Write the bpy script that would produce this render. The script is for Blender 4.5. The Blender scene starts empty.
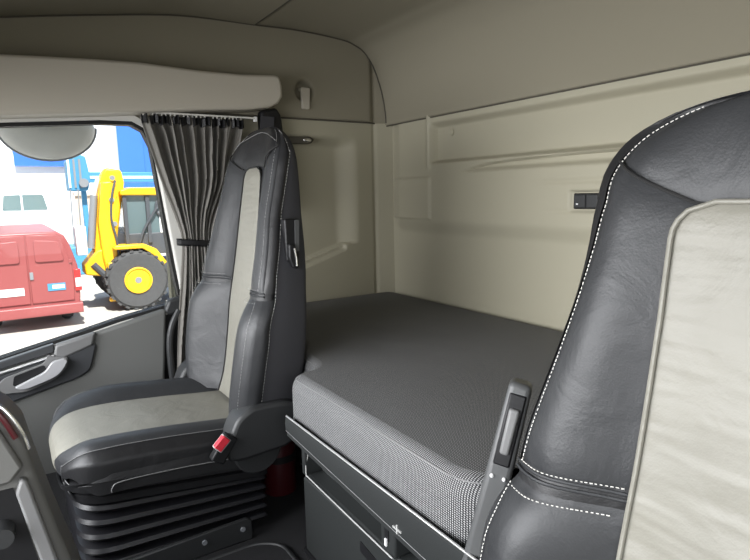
import bpy, bmesh, math, random
from mathutils import Vector, Matrix
random.seed(7)
S = bpy.context.scene
COL = S.collection
PI = math.pi

# ------------------------------------------------------------------ helpers
def sstep(a, b, x):
    if a == b: return 1.0 if x >= b else 0.0
    t = max(0.0, min(1.0, (x - a) / (b - a)))
    return t * t * (3 - 2 * t)

def interp(tab, x):
    if x <= tab[0][0]: return tab[0][1]
    for (a, va), (b, vb) in zip(tab, tab[1:]):
        if x <= b:
            t = (x - a) / (b - a)
            return va + (vb - va) * t
    return tab[-1][1]

def sinterp(tab, x):                      # smooth version
    if x <= tab[0][0]: return tab[0][1]
    if x >= tab[-1][0]: return tab[-1][1]
    n = len(tab)
    for i in range(n - 1):
        if x <= tab[i + 1][0]:
            x0, y0 = tab[i]; x1, y1 = tab[i + 1]
            m0 = (y1 - (tab[i - 1][1] if i else y0)) / (x1 - (tab[i - 1][0] if i else x0))
            j = min(i + 2, n - 1)
            m1 = (tab[j][1] - y0) / (tab[j][0] - x0)
            h = x1 - x0; t = (x - x0) / h
            return ((2*t**3 - 3*t*t + 1) * y0 + (t**3 - 2*t*t + t) * h * m0
                    + (-2*t**3 + 3*t*t) * y1 + (t**3 - t*t) * h * m1)

def finish(name, bm, mat, parent=None, smooth=True, recalc=True, bevel=0, seg=2, sub=0, angle=35):
    if recalc: bmesh.ops.recalc_face_normals(bm, faces=bm.faces[:])
    me = bpy.data.meshes.new(name)
    bm.to_mesh(me); bm.free()
    if mat: me.materials.append(mat)
    o = bpy.data.objects.new(name, me); COL.objects.link(o)
    if parent is not None: o.parent = parent
    if smooth:
        me.polygons.foreach_set('use_smooth', [True] * len(me.polygons))
        try: me.set_sharp_from_angle(angle=math.radians(angle))
        except Exception: pass
    if bevel:
        m = o.modifiers.new('bevel', 'BEVEL'); m.width = bevel; m.segments = seg
        m.limit_method = 'ANGLE'; m.angle_limit = math.radians(40); m.harden_normals = False
    if sub:
        m = o.modifiers.new('sub', 'SUBSURF'); m.levels = sub; m.render_levels = sub
    return o

def tag(o, label, cat, group=None, kind=None):
    o['label'] = label; o['category'] = cat
    if group: o['group'] = group
    if kind: o['kind'] = kind
    return o

def struct(o):
    o['kind'] = 'structure'; return o

def thing(name, label, cat, loc=(0, 0, 0), group=None):
    o = bpy.data.objects.new(name, None); COL.objects.link(o)
    o.location = loc; o.empty_display_size = .05
    tag(o, label, cat, group)
    return o

def part(name, bm, mat, parent, label=None, **k):
    """bm is in world coordinates; the parent empty sits at its own location"""
    p = parent; off = Vector((0, 0, 0))
    while p is not None:
        off += Vector(p.location); p = p.parent
    for v in bm.verts: v.co -= off
    o = finish(name, bm, mat, parent, **k)
    if label: o['label'] = label
    return o

def add_box(bm, x0, x1, y0, y1, z0, z1):
    vs = [bm.verts.new((x, y, z)) for x in (x0, x1) for y in (y0, y1) for z in (z0, z1)]
    for f in ((0,1,3,2),(4,6,7,5),(0,4,5,1),(2,3,7,6),(0,2,6,4),(1,5,7,3)):
        bm.faces.new([vs[i] for i in f])

def box(*a):
    bm = bmesh.new(); add_box(bm, *a); return bm

def add_prism(bm, pts, axis, a, b):
    """pts: 2D outline; axis x -> (y,z), y -> (x,z), z -> (x,y)"""
    def P(p, t):
        return {'x': (t, p[0], p[1]), 'y': (p[0], t, p[1]), 'z': (p[0], p[1], t)}[axis]
    A = [bm.verts.new(P(p, a)) for p in pts]; B = [bm.verts.new(P(p, b)) for p in pts]
    n = len(pts)
    for i in range(n):
        j = (i + 1) % n
        bm.faces.new((A[i], A[j], B[j], B[i]))
    bm.faces.new(A[::-1]); bm.faces.new(B)

def prism(pts, axis, a, b):
    bm = bmesh.new(); add_prism(bm, pts, axis, a, b); return bm

def rounded(pts, r, n=5):
    """round the corners of a closed 2D outline"""
    out = []
    N = len(pts)
    for i in range(N):
        p0 = Vector(pts[i - 1]); p = Vector(pts[i]); p1 = Vector(pts[(i + 1) % N])
        rr = r[i] if isinstance(r, (list, tuple)) else r
        d0 = (p0 - p); d1 = (p1 - p)
        rr = min(rr, d0.length * .48, d1.length * .48)
        if rr < 1e-5: out.append(tuple(p)); continue
        a = p + d0.normalized() * rr; b = p + d1.normalized() * rr
        for k in range(n + 1):
            t = k / n
            q = a * (1 - t) ** 2 + p * 2 * t * (1 - t) + b * t * t
            out.append(tuple(q))
    return out

def rrect(x0, x1, y0, y1, r, n=5):
    return rounded([(x0, y0), (x1, y0), (x1, y1), (x0, y1)], r, n)

def add_tube(bm, pts, r, n=8, closed=False, cap=True):
    pts = [Vector(p) for p in pts]
    N = len(pts); rings = []
    up = None
    for i, p in enumerate(pts):
        a = pts[i - 1] if (i > 0 or closed) else pts[i]
        b = pts[(i + 1) % N] if (i < N - 1 or closed) else pts[i]
        t = (b - a).normalized()
        if up is None:
            up = Vector((0, 0, 1)) if abs(t.z) < .9 else Vector((1, 0, 0))
        s = t.cross(up).normalized(); up = s.cross(t).normalized()
        rr = r(i / max(1, N - 1)) if callable(r) else r
        rings.append([bm.verts.new(p + (s * math.cos(2*PI*k/n) + up * math.sin(2*PI*k/n)) * rr) for k in range(n)])
    M = N if closed else N - 1
    for i in range(M):
        A = rings[i]; B = rings[(i + 1) % N]
        for k in range(n):
            bm.faces.new((A[k], A[(k+1) % n], B[(k+1) % n], B[k]))
    if cap and not closed:
        bm.faces.new(rings[0][::-1]); bm.faces.new(rings[-1])

def tube(pts, r, n=8, closed=False):
    bm = bmesh.new(); add_tube(bm, pts, r, n, closed); return bm

def smooth_path(pts, k=6):
    """Catmull-Rom through points"""
    P = [Vector(p) for p in pts]; out = []
    for i in range(len(P) - 1):
        p0 = P[max(i-1, 0)]; p1 = P[i]; p2 = P[i+1]; p3 = P[min(i+2, len(P)-1)]
        for s in range(k):
            t = s / k
            out.append(.5 * ((2*p1) + (p2-p0)*t + (2*p0-5*p1+4*p2-p3)*t*t + (3*p1-p0-3*p2+p3)*t**3))
    out.append(P[-1]); return out

def add_lathe(bm, prof, n=32, axis='x', c=(0, 0, 0)):
    """prof: list of (t along axis, radius), closed solid when the radii end at 0"""
    rings = []
    for t, r in prof:
        ring = []
        for k in range(n):
            a = 2*PI*k/n; u = r*math.cos(a); v = r*math.sin(a)
            d = {'x': (t, u, v), 'y': (u, t, v), 'z': (u, v, t)}[axis]
            ring.append(bm.verts.new((c[0]+d[0], c[1]+d[1], c[2]+d[2])))
        rings.append(ring)
    for A, B in zip(rings, rings[1:]):
        for k in range(n):
            bm.faces.new((A[k], A[(k+1) % n], B[(k+1) % n], B[k]))
    bm.faces.new(rings[0][::-1]); bm.faces.new(rings[-1])

def lathe(prof, n=32, axis='x', c=(0, 0, 0)):
    bm = bmesh.new(); add_lathe(bm, prof, n, axis, c); return bm

def add_grid(bm, P):
    V = [[bm.verts.new(p) for p in row] for row in P]
    for i in range(len(V) - 1):
        for j in range(len(V[0]) - 1):
            q = (V[i][j], V[i+1][j], V[i+1][j+1], V[i][j+1])
            bm.faces.new(q)
    return V

def grid(P):
    bm = bmesh.new(); add_grid(bm, P); return bm

def solidify(o, t, offset=-1):
    m = o.modifiers.new('solid', 'SOLIDIFY'); m.thickness = t; m.offset = offset
    return o

# ------------------------------------------------------------------ materials
def material(name, col, rough=.5, metal=0, spec=.5, noise=0, nscale=40, bump=0, bscale=300, btype='noise', sheen=0, coat=0, detail=3):
    m = bpy.data.materials.new(name); m.use_nodes = True
    nt = m.node_tree; b = nt.nodes['Principled BSDF']
    b.inputs['Base Color'].default_value = (*col, 1)
    b.inputs['Roughness'].default_value = rough
    b.inputs['Metallic'].default_value = metal
    b.inputs['Specular IOR Level'].default_value = spec
    if sheen:
        b.inputs['Sheen Weight'].default_value = sheen
    if coat:
        b.inputs['Coat Weight'].default_value = coat
        b.inputs['Coat Roughness'].default_value = .1
    tc = nt.nodes.new('ShaderNodeTexCoord')
    if noise:
        n = nt.nodes.new('ShaderNodeTexNoise'); n.inputs['Scale'].default_value = nscale
        n.inputs['Detail'].default_value = detail
        nt.links.new(tc.outputs['Object'], n.inputs['Vector'])
        mx = nt.nodes.new('ShaderNodeMix'); mx.data_type = 'RGBA'
        mx.inputs['A'].default_value = (*[c * (1 - noise) for c in col], 1)
        mx.inputs['B'].default_value = (*[min(1, c * (1 + noise)) for c in col], 1)
        nt.links.new(n.outputs['Fac'], mx.inputs['Factor'])
        nt.links.new(mx.outputs['Result'], b.inputs['Base Color'])
    if bump:
        if btype == 'voronoi':
            t = nt.nodes.new('ShaderNodeTexVoronoi'); out = 'Distance'
        else:
            t = nt.nodes.new('ShaderNodeTexNoise'); out = 'Fac'; t.inputs['Detail'].default_value = 4
        t.inputs['Scale'].default_value = bscale
        nt.links.new(tc.outputs['Object'], t.inputs['Vector'])
        bp = nt.nodes.new('ShaderNodeBump'); bp.inputs['Strength'].default_value = bump
        bp.inputs['Distance'].default_value = .002
        nt.links.new(t.outputs[out], bp.inputs['Height'])
        nt.links.new(bp.outputs['Normal'], b.inputs['Normal'])
    return m

def leather(name, col, rough, wrinkle=.25, spec=.5):
    m = material(name, col, rough, spec=spec, noise=.08, nscale=9)
    nt = m.node_tree; b = nt.nodes['Principled BSDF']
    tc = nt.nodes.new('ShaderNodeTexCoord')
    v = nt.nodes.new('ShaderNodeTexVoronoi'); v.inputs['Scale'].default_value = 420
    n = nt.nodes.new('ShaderNodeTexNoise'); n.inputs['Scale'].default_value = 14; n.inputs['Detail'].default_value = 4
    n.inputs['Distortion'].default_value = .8
    nt.links.new(tc.outputs['Object'], v.inputs['Vector']); nt.links.new(tc.outputs['Object'], n.inputs['Vector'])
    b1 = nt.nodes.new('ShaderNodeBump'); b1.inputs['Strength'].default_value = .12; b1.inputs['Distance'].default_value = .001
    b2 = nt.nodes.new('ShaderNodeBump'); b2.inputs['Strength'].default_value = wrinkle; b2.inputs['Distance'].default_value = .012
    nt.links.new(v.outputs['Distance'], b1.inputs['Height'])
    nt.links.new(n.outputs['Fac'], b2.inputs['Height'])
    nt.links.new(b2.outputs['Normal'], b1.inputs['Normal'])
    nt.links.new(b1.outputs['Normal'], b.inputs['Normal'])
    return m

M = {}
M['wall'] = material('beige_panel_plastic', (.38, .357, .272), .55, spec=.35, bump=.12, bscale=600)
M['head'] = material('beige_headlining', (.25, .23, .175), .85, spec=.2, bump=.2, bscale=900)
M['box'] = material('pale_beige_plastic', (.46, .425, .36), .45, spec=.4, bump=.08, bscale=700)
M['pillar'] = material('pale_grey_plastic', (.62, .61, .57), .5, bump=.05, bscale=600)
M['lea'] = leather('grey_black_leather', (.026, .027, .029), .46, .22, .4)
M['leab'] = leather('black_leather', (.012, .012, .013), .46, .22, .4)
M['cream'] = leather('cream_leather', (.185, .178, .150), .48, .22)
def add_folds(m):
    nt = m.node_tree; b = nt.nodes['Principled BSDF']; L = nt.links.new
    tc = nt.nodes.new('ShaderNodeTexCoord'); mp = nt.nodes.new('ShaderNodeMapping'); mp.inputs['Scale'].default_value = (5, 5, 26)
    mp.inputs['Rotation'].default_value = (0, .18, 0)
    n = nt.nodes.new('ShaderNodeTexNoise'); n.inputs['Scale'].default_value = 1; n.inputs['Detail'].default_value = 2
    L(tc.outputs['Object'], mp.inputs[0]); L(mp.outputs[0], n.inputs['Vector'])
    bp = nt.nodes.new('ShaderNodeBump'); bp.inputs['Strength'].default_value = .5; bp.inputs['Distance'].default_value = .012
    L(n.outputs['Fac'], bp.inputs['Height'])
    old = b.inputs['Normal'].links[0].from_node
    L(old.outputs['Normal'], bp.inputs['Normal']); L(bp.outputs['Normal'], b.inputs['Normal'])
add_folds(M['cream'])
M['shell'] = material('black_seat_fabric', (.045, .045, .050), .75, spec=.25, bump=.3, bscale=800)
M['plas'] = material('dark_grey_plastic', (.024, .025, .026), .48, bump=.15, bscale=900)
M['black'] = material('black_plastic', (.008, .008, .009), .5, spec=.35, bump=.1, bscale=900)
M['rubber'] = material('black_rubber', (.012, .012, .012), .6, spec=.3)
M['bellows'] = material('black_bellows_rubber', (.010, .010, .012), .38, spec=.5)
M['stitch'] = material('pale_stitching', (.62, .61, .57), .7)
M['seam'] = material('dark_seam', (.01, .01, .01), .8)
M['cab'] = material('dark_cabinet_plastic', (.020, .022, .022), .5, bump=.12, bscale=800)
M['cabl'] = material('tray_liner', (.055, .06, .06), .8)
M['joint'] = material('brown_joint_shadow_gap', (.07, .063, .048), .8)
M['chrome'] = material('bright_trim', (.78, .78, .78), .22, metal=1)
M['alu'] = material('brushed_aluminium', (.80, .80, .80), .34, metal=.85)
M['silver'] = material('silver_paint', (.55, .55, .57), .35, metal=.4)
M['red'] = material('red_button_plastic', (.62, .03, .05), .4)
M['door'] = material('grey_door_plastic', (.128, .130, .124), .55, bump=.12, bscale=700)
M['doord'] = material('charcoal_gloss_plastic', (.05, .052, .056), .3)
M['grey'] = material('mid_grey_plastic', (.16, .16, .16), .5, bump=.1, bscale=800)
M['strip'] = material('strip_plastic', (.075, .077, .078), .45, bump=.1, bscale=800)
M['greyl'] = material('light_grey_plastic', (.40, .40, .39), .4)
M['dash'] = material('grey_dash_plastic', (.12, .119, .112), .6, bump=.12, bscale=700)
M['curt'] = material('charcoal_curtain_cloth', (.165, .156, .140), .8, spec=.2, sheen=.25, bump=.3, bscale=1200)
M['carpet'] = material('dark_carpet', (.022, .022, .023), .95, spec=.1, noise=.3, nscale=400, bump=.6, bscale=700)
M['mat'] = material('black_carpet_mat', (.020, .020, .021), .95, spec=.1, noise=.4, nscale=500, bump=.7, bscale=500)
M['white'] = material('white_plastic', (.8, .8, .8), .4)
M['dred'] = material('dark_red_paint', (.045, .004, .006), .35)
# outside
M['ground'] = material('pale_dusty_ground', (.46, .43, .39), .95, noise=.25, nscale=.6, detail=6)
M['vred'] = material('dull_red_van_paint', (.27, .065, .065), .4, noise=.06, nscale=2)  # red dulled in the base colour for the hazy glare outside
M['vwhite'] = material('white_vehicle_paint', (.8, .81, .82), .35)
M['yel'] = material('yellow_machine_paint', (.85, .46, .01), .4)
M['tyre'] = material('tyre_rubber', (.06, .06, .062), .85, noise=.2, nscale=20)
M['glassd'] = material('dark_vehicle_glass', (.10, .14, .15), .08, spec=.8)
M['glassl'] = material('pale_vehicle_glass', (.10, .15, .155), .1, spec=.8)
M['dgrey'] = material('dark_machine_frame', (.06, .065, .075), .5)
M['mgrey'] = material('grey_steel', (.25, .26, .28), .4, metal=.3)
M['blue'] = material('blue_cladding', (.03, .14, .55), .55, noise=.05, nscale=1)
M['lblue'] = material('light_blue_crane_paint', (.06, .24, .42), .45)
M['pale'] = material('pale_cladding', (.78, .80, .82), .7)
M['tan'] = material('tan_fence_boards', (.55, .45, .36), .8, noise=.15, nscale=3)
M['tail'] = material('red_lens', (.6, .03, .03), .25)
M['mirror_shell'] = material('grey_mirror_shell', (.72, .70, .67), .6, noise=.12, nscale=14)

def glass_mat():
    m = bpy.data.materials.new('window_glass'); m.use_nodes = True
    nt = m.node_tree; nt.nodes.clear()
    o = nt.nodes.new('ShaderNodeOutputMaterial'); mix = nt.nodes.new('ShaderNodeMixShader')
    t = nt.nodes.new('ShaderNodeBsdfTransparent'); g = nt.nodes.new('ShaderNodeBsdfGlossy')
    g.inputs['Roughness'].default_value = .02
    t.inputs['Color'].default_value = (.94, .96, .96, 1)
    f = nt.nodes.new('ShaderNodeFresnel'); f.inputs['IOR'].default_value = 1.25
    nt.links.new(f.outputs[0], mix.inputs[0]); nt.links.new(t.outputs[0], mix.inputs[1]); nt.links.new(g.outputs[0], mix.inputs[2])
    nt.links.new(mix.outputs[0], o.inputs[0])
    return m
M['glass'] = glass_mat()

def mesh_fabric():
    """woven spacer fabric: rows of pale dots on black"""
    m = material('dotted_mattress_fabric', (.02, .02, .02), .7, spec=.35)
    nt = m.node_tree; b = nt.nodes['Principled BSDF']; N = nt.nodes.new; L = nt.links.new
    tc = N('ShaderNodeTexCoord'); sp = N('ShaderNodeSeparateXYZ'); L(tc.outputs['Object'], sp.inputs[0])
    def math_(op, a, b_=None):
        n = N('ShaderNodeMath'); n.operation = op
        for i, v in enumerate((a, b_)):
            if v is None: continue
            if isinstance(v, (int, float)): n.inputs[i].default_value = v
            else: L(v, n.inputs[i])
        return n.outputs[0]
    k = 2 * PI / .0052
    v = math_('SUBTRACT', sp.outputs['Y'], sp.outputs['Z'])
    s1 = math_('SINE', math_('MULTIPLY', math_('ADD', sp.outputs['X'], v), k * .7))
    s2 = math_('SINE', math_('MULTIPLY', math_('SUBTRACT', sp.outputs['X'], v), k * .7))
    p = math_('MULTIPLY', s1, s2)
    mr = N('ShaderNodeMapRange'); mr.interpolation_type = 'SMOOTHSTEP'
    mr.inputs['From Min'].default_value = .05; mr.inputs['From Max'].default_value = .5
    L(p, mr.inputs['Value'])
    mx = N('ShaderNodeMix'); mx.data_type = 'RGBA'
    mx.inputs['A'].default_value = (.020, .021, .023, 1); mx.inputs['B'].default_value = (.37, .37, .37, 1)
    L(mr.outputs[0], mx.inputs['Factor']); L(mx.outputs['Result'], b.inputs['Base Color'])
    bp = N('ShaderNodeBump'); bp.inputs['Strength'].default_value = .35; bp.inputs['Distance'].default_value = .001
    L(mr.outputs[0], bp.inputs['Height'])
    n = N('ShaderNodeTexNoise'); n.inputs['Scale'].default_value = 5; n.inputs['Detail'].default_value = 2
    L(tc.outputs['Object'], n.inputs['Vector'])
    b2 = N('ShaderNodeBump'); b2.inputs['Strength'].default_value = .3; b2.inputs['Distance'].default_value = .02
    L(n.outputs['Fac'], b2.inputs['Height']); L(b2.outputs['Normal'], bp.inputs['Normal'])
    L(bp.outputs['Normal'], b.inputs['Normal'])
    return m
M['mesh'] = mesh_fabric()

# ------------------------------------------------------------------ camera
R = [(-0.54423006, -0.83868047, -0.02070541), (-0.11472958, 0.09885277, -0.98846611), (0.83105401, -0.53557745, -0.15002011)]
cam = bpy.data.cameras.new('camera'); cam.sensor_width = 36; cam.lens = 565 / 750 * 36; cam.clip_start = .02
co = bpy.data.objects.new('camera', cam); COL.objects.link(co)
r, d, f = (Vector(v) for v in R)
mw = Matrix((( r.x, -d.x, -f.x, -.9), (r.y, -d.y, -f.y, 1.37), (r.z, -d.z, -f.z, .85), (0, 0, 0, 1)))
co.matrix_world = mw
S.camera = co

XW = 1.10          # inside face of the right-hand wall
XL = -1.25         # inside face of the left-hand wall
# ------------------------------------------------------------------ the cab shell
def gauss(x, s): return math.exp(-(x / s) ** 2)

def rear_d(x, z):
    """relief of the rear wall, positive = further back"""
    d = 0.0
    lx = sstep(1.07, .98, x)
    d -= .022 * sstep(.690, .752, z) * lx                      # overhanging upper half
    # recessed panel below the seam
    a = sstep(.797, .783, x) * sstep(.955, .972, z) * sstep(1.108, 1.085, z)
    d += .030 * a
    d -= .007 * gauss(x - .803, .010) * sstep(.93, .95, z)     # rib at its end
    # open slot under it
    top = sinterp([(-1.3, .955), (.02, .952), (.3, .950), (.479, .944), (.56, .934), (.64, .921)], x)
    bot = .919
    if x < .66:
        d += .018 * sstep(top + .002, top - .004, z) * sstep(bot - .003, bot + .016, z) * sstep(.66, .60, x)
    # raised pad by the corner
    b = sstep(1.062, 1.050, x) * sstep(.790, .800, x) * sstep(.748, .756, z) * sstep(.915, .905, z)
    d -= .007 * b
    d += .004 * gauss(z - .876, .006) * sstep(.33, .22, x)
    d += .003 * gauss(z - .790, .005) * sstep(.28, .18, x)
    # pocket for the switch panel
    d += .010 * sstep(.164, .156, x) * sstep(-.112, -.104, x) * sstep(.788, .794, z) * sstep(.850, .844, z)
    return d

def side_d(y, z):
    d = 0.0
    led = interp([(0, .665), (.22, .650), (.40, .594), (.9, .45)], y)
    rec = sstep(.150, .245, y) * sstep(led - .001, led + .006, z) * sstep(1.085, 1.03, z)
    d += .042 * rec
    d += .016 * sstep(.215, .228, y) * sstep(led - .022, led - .016, z) * sstep(led + .004, led - .003, z)
    d += .010 * sstep(led + .03, led - .002, z) * 0
    if y < .075: d -= (.075 - y) * .42 * sstep(.075, .060, y)   # chamfer into the corner
    d += .004 * gauss(y - .074, .004)
    d -= .010 * sstep(1.134, 1.145, z) * sstep(.07, .1, y)
    # finger cup around the coat hook
    d += .034 * sstep(.046, .022, math.hypot((y - .385) * 1.1, (z - 1.240)))
    return d

def frange(a, b, st):
    n = max(1, int(round((b - a) / st)))
    return [a + (b - a) * i / n for i in range(n + 1)]

# rear wall
zs = frange(-.1, .66, .04) + frange(.664, 1.140, .004)
xs = frange(-1.30, -.45, .05) + frange(-.44, 1.13, .006)
o = finish('wall_rear', grid([[(x, -rear_d(x, z), z) for z in zs] for x in xs]), M['wall'], angle=60)
struct(o)
# right wall behind the door
ys = frange(-.02, .90, .006); zs2 = frange(-.1, .55, .05) + frange(.555, 1.136, .006)
o = finish('wall_right', grid([[(XW + side_d(y, z), y, z) for z in zs2] for y in ys]), M['wall'], angle=60)
struct(o)
o = finish('wall_right.003', grid([[(XW + side_d(y, z), y, z) for z in frange(1.136, 1.46, .006)] for y in ys]), M['head'], angle=60)
struct(o)
o = finish('wall_right.002', grid([[(XW + side_d(y, z), y, z) for z in frange(1.10, 1.46, .03)] for y in frange(.90, 2.1, .05)]), M['head'], angle=60)
struct(o)
bm = bmesh.new()
add_box(bm, XW + .05, XW + .10, .9, 2.1, 1.115, 1.46)
add_box(bm, XW + .06, XW + .10, -.03, .905, -.1, 1.46)     # outer skin behind the panel
struct(finish('wall_right_outer', bm, M['head'], smooth=False)).name = 'wall_right.001'

# headlining: one profile swept across the cab
prof = [(-.03, 1.127), (.0, 1.127), (.024, 1.128), (.029, 1.140), (.031, 1.175), (.038, 1.232), (.054, 1.30), (.078, 1.365), (.120, 1.412), (.165, 1.433), (.219, 1.445), (.389, 1.455), (.565, 1.452)]
prof2 = [(.572, 1.449), (.825, 1.446), (1.07, 1.413), (1.33, 1.37), (1.6, 1.325), (1.78, 1.22), (1.80, 1.12), (1.90, 1.12)]
def sweep(pp, x0, x1, n=2):
    path = smooth_path([(0, a, b) for a, b in pp], 6)
    return grid([[(x0 + (x1 - x0) * k / n, p.y, p.z) for p in path] for k in range(n + 1)])
o = struct(finish('ceiling', sweep(prof, XL, XW + .03), M['head']))
o = struct(finish('ceiling.001', sweep(prof2, XL, XW + .03), M['head']))
bm = box(XL - .05, XW + .12, -.12, -.075, -.1, 1.50)
struct(finish('wall_rear.001', bm, M['head'], smooth=False))
bm = box(XL - .05, XW + .12, -.12, 2.12, 1.465, 1.50)
struct(finish('ceiling.002', bm, M['head'], smooth=False))
# dark joints
bm = tube([(XL, .0225, 1.1255), (XW - .02, .0225, 1.1255)], .0022, 8)
struct(finish('trim_1', bm, M['joint']))
bm = tube([(XW - .002 - (.012 if y > .07 else 0), y, 1.136) for y in frange(.07, .88, .03)], .0030, 8)
struct(finish('trim_2', bm, M['joint']))
path = [p for p in smooth_path([(0, a, b) for a, b in prof[3:] + prof2[1:5]], 6)]
bm = tube([(XW - .0105 - max(0, .075 - p.y) * .42, p.y + (.002 if p.y < .1 else 0), p.z - .003) for p in path], .0026, 8)
struct(finish('trim_3', bm, M['joint']))
bm = tube([(XL, .568, 1.4515), (XW, .568, 1.4515)], .0035, 8)
struct(finish('trim_4', bm, M['joint']))

# left wall with its door window, mostly behind the camera
bm = bmesh.new()
add_box(bm, XL - .05, XL, -.02, .98, -.1, 1.46)
add_box(bm, XL - .05, XL, .98, 2.10, -.1, .42)
add_box(bm, XL - .05, XL, .98, 2.10, 1.09, 1.46)
add_box(bm, XL - .05, XL, 1.80, 2.10, .42, 1.09)
struct(finish('wall_left', bm, M['wall'], smooth=False))
# front bulkhead under the windscreen and its pillars
for nm, a in (('wall_front', (XL, XW + .05, 2.06, 2.12, -.1, .42)), ('trim_7', (XL, XL + .10, 2.00, 2.12, .42, 1.16)),
              ('trim_8', (XW - .05, XW + .06, 2.00, 2.12, .42, 1.16)), ('trim_9', (XL, XW + .05, 1.91, 2.12, 1.16, 1.30))):
    struct(finish(nm, box(*a), M['dash'], smooth=False))
# floor
bm = box(XL, XW + .05, -.02, 2.1, -.12, 0)
struct(finish('floor', bm, M['carpet'], smooth=False))

# ------------------------------------------------------------------ passenger door
win = [(.889, .497), (.922, .488), (1.086, .459), (1.208, .430), (1.43, .382), (1.82, .30), (1.82, 1.04), (1.36, 1.066), (1.09, 1.087),
       (1.0, 1.088), (.966, 1.070), (.945, 1.02), (.928, .85), (.908, .64)]
win = [(y + .004, z) for y, z in win]
def offset_poly(pts, d):
    out = []; n = len(pts)
    for i in range(n):
        p0 = Vector(pts[i-1]); p = Vector(pts[i]); p1 = Vector(pts[(i+1) % n])
        a = (p - p0).normalized(); b = (p1 - p).normalized()
        nn = Vector((a.y, -a.x)) + Vector((b.y, -b.x))
        nn = nn.normalized() / max(.5, math.cos((a.angle(b)) / 2)) if nn.length > 1e-6 else Vector((0, 0))
        out.append((p.x + nn.x * d, p.y + nn.y * d))
    return out
def area(pts): return sum(pts[i-1][0]*pts[i][1] - pts[i][0]*pts[i-1][1] for i in range(len(pts)))
sg = 1 if area(win) > 0 else -1
def ring(inner, outer, x0, x1):
    bm = bmesh.new(); n = len(inner)
    V = [[bm.verts.new((x, p[0], p[1])) for p in q] for x in (x0, x1) for q in (inner, outer)]
    for i in range(n):
        j = (i + 1) % n
        bm.faces.new((V[0][i], V[0][j], V[1][j], V[1][i])); bm.faces.new((V[2][i], V[2][j], V[3][j], V[3][i]))
        bm.faces.new((V[0][i], V[0][j], V[2][j], V[2][i])); bm.faces.new((V[1][i], V[1][j], V[3][j], V[3][i]))
    return bm
door = bpy.data.objects.new('door_1', None); COL.objects.link(door); door.location = (1.1, 1.4, 0); struct(door)
# black rubber around the glass and the pale frame outside that
part('window_seal', ring(win, offset_poly(win, .011 * sg), 1.105, 1.150), M['rubber'], door, angle=50)
part('window_frame', ring(offset_poly(win, .011 * sg), offset_poly(win, .030 * sg), 1.095, 1.15), M['pillar'], door, angle=50)
bm = prism(win, 'x', 1.128, 1.132)
wo = struct(finish('window_1', bm, M['glass'], smooth=False))
# trim panel
dp = [(.945, .478), (1.09, .446), (1.208, .419), (1.43, .371), (2.0, .253), (2.0, -.10), (.99, -.10), (.968, .22), (.952, .40)]
part('trim_panel', prism(dp, 'x', 1.072, 1.15), M['door'], door, bevel=.010, seg=3)
# window rail, silver-grey cap and dark pull unit along the top
cap = [(1.168, .434), (1.285, .410), (1.293, .372), (1.285, .358), (1.180, .392)]
part('rail_cap', prism(cap, 'x', 1.058, 1.09), M['grey'], door, bevel=.008, seg=3)
unit = rounded([(1.166, .400), (1.293, .372), (1.60, .305), (1.60, .17), (1.44, .246), (1.232, .292), (1.192, .312)], .02)
part('pull_unit', prism(unit, 'x', 1.062, 1.09), M['doord'], door, bevel=.006, seg=2)
rail = [(1.287, .414), (1.60, .345), (1.60, .325), (1.287, .388)]
part('window_rail', prism(rail, 'x', 1.060, 1.09), M['doord'], door, bevel=.004)
hl = tube([(1.058, 1.29, .380), (1.058, 1.60, .316)], .0035, 6)
part('bright_line', hl, M['alu'], door)
cup = rounded([(1.47, .285), (1.425, .333), (1.318, .360), (1.305, .386), (1.290, .376), (1.252, .370), (1.258, .338), (1.285, .311), (1.31, .299), (1.371, .281), (1.418, .285)], .012)
part('handle_bezel', prism(cup, 'x', 1.054, 1.075), M['grey'], door, bevel=.006, seg=3)
cup2 = rounded([(1.399, .335), (1.319, .356), (1.312, .332), (1.39, .303), (1.405, .306)], .006)
part('handle_recess', prism(cup2, 'x', 1.0525, 1.06), M['black'], door)
bm = prism(rounded([(1.40, .305), (1.318, .337), (1.299, .365), (1.264, .371), (1.257, .362), (1.270, .339), (1.287, .322), (1.311, .312), (1.37, .296), (1.391, .298)], [.004, .02, .012, .006, .006, .02, .02, .03, .03, .006]), 'x', 1.032, 1.048)
part('door_handle', bm, M['silver'], door, 'brushed silver door pull handle', bevel=.005, seg=3)
# dark shut line between door and pillar
bm = prism([(.875, .50), (.958, .485), (.975, .38), (1.0, -.1), (.80, -.1), (.84, .30)], 'x', 1.098, 1.105)
struct(finish('trim_5', bm, M['rubber'], smooth=False))
bm = prism([(.865, .52), (.935, .508), (.952, .470), (.935, .455), (.875, .47)], 'x', 1.07, 1.11)
part('seal_cap', bm, M['plas'], door, bevel=.008)
seal = smooth_path([(1.075, .905, .470), (1.07, .932, .42), (1.07, .944, .36), (1.07, .945, .28), (1.07, .94, .15), (1.07, .94, -.05)], 6)
part('door_weatherseal', tube(seal, .011, 10), M['plas'], door)
# pale pillar beside the window
bm = prism([(.870, .515), (.886, .510), (.925, .85), (.945, 1.02), (.955, 1.115), (.80, 1.115), (.80, .515)], 'x', 1.087, 1.11)
struct(finish('trim_6', bm, M['pillar'], bevel=.006))

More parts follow.
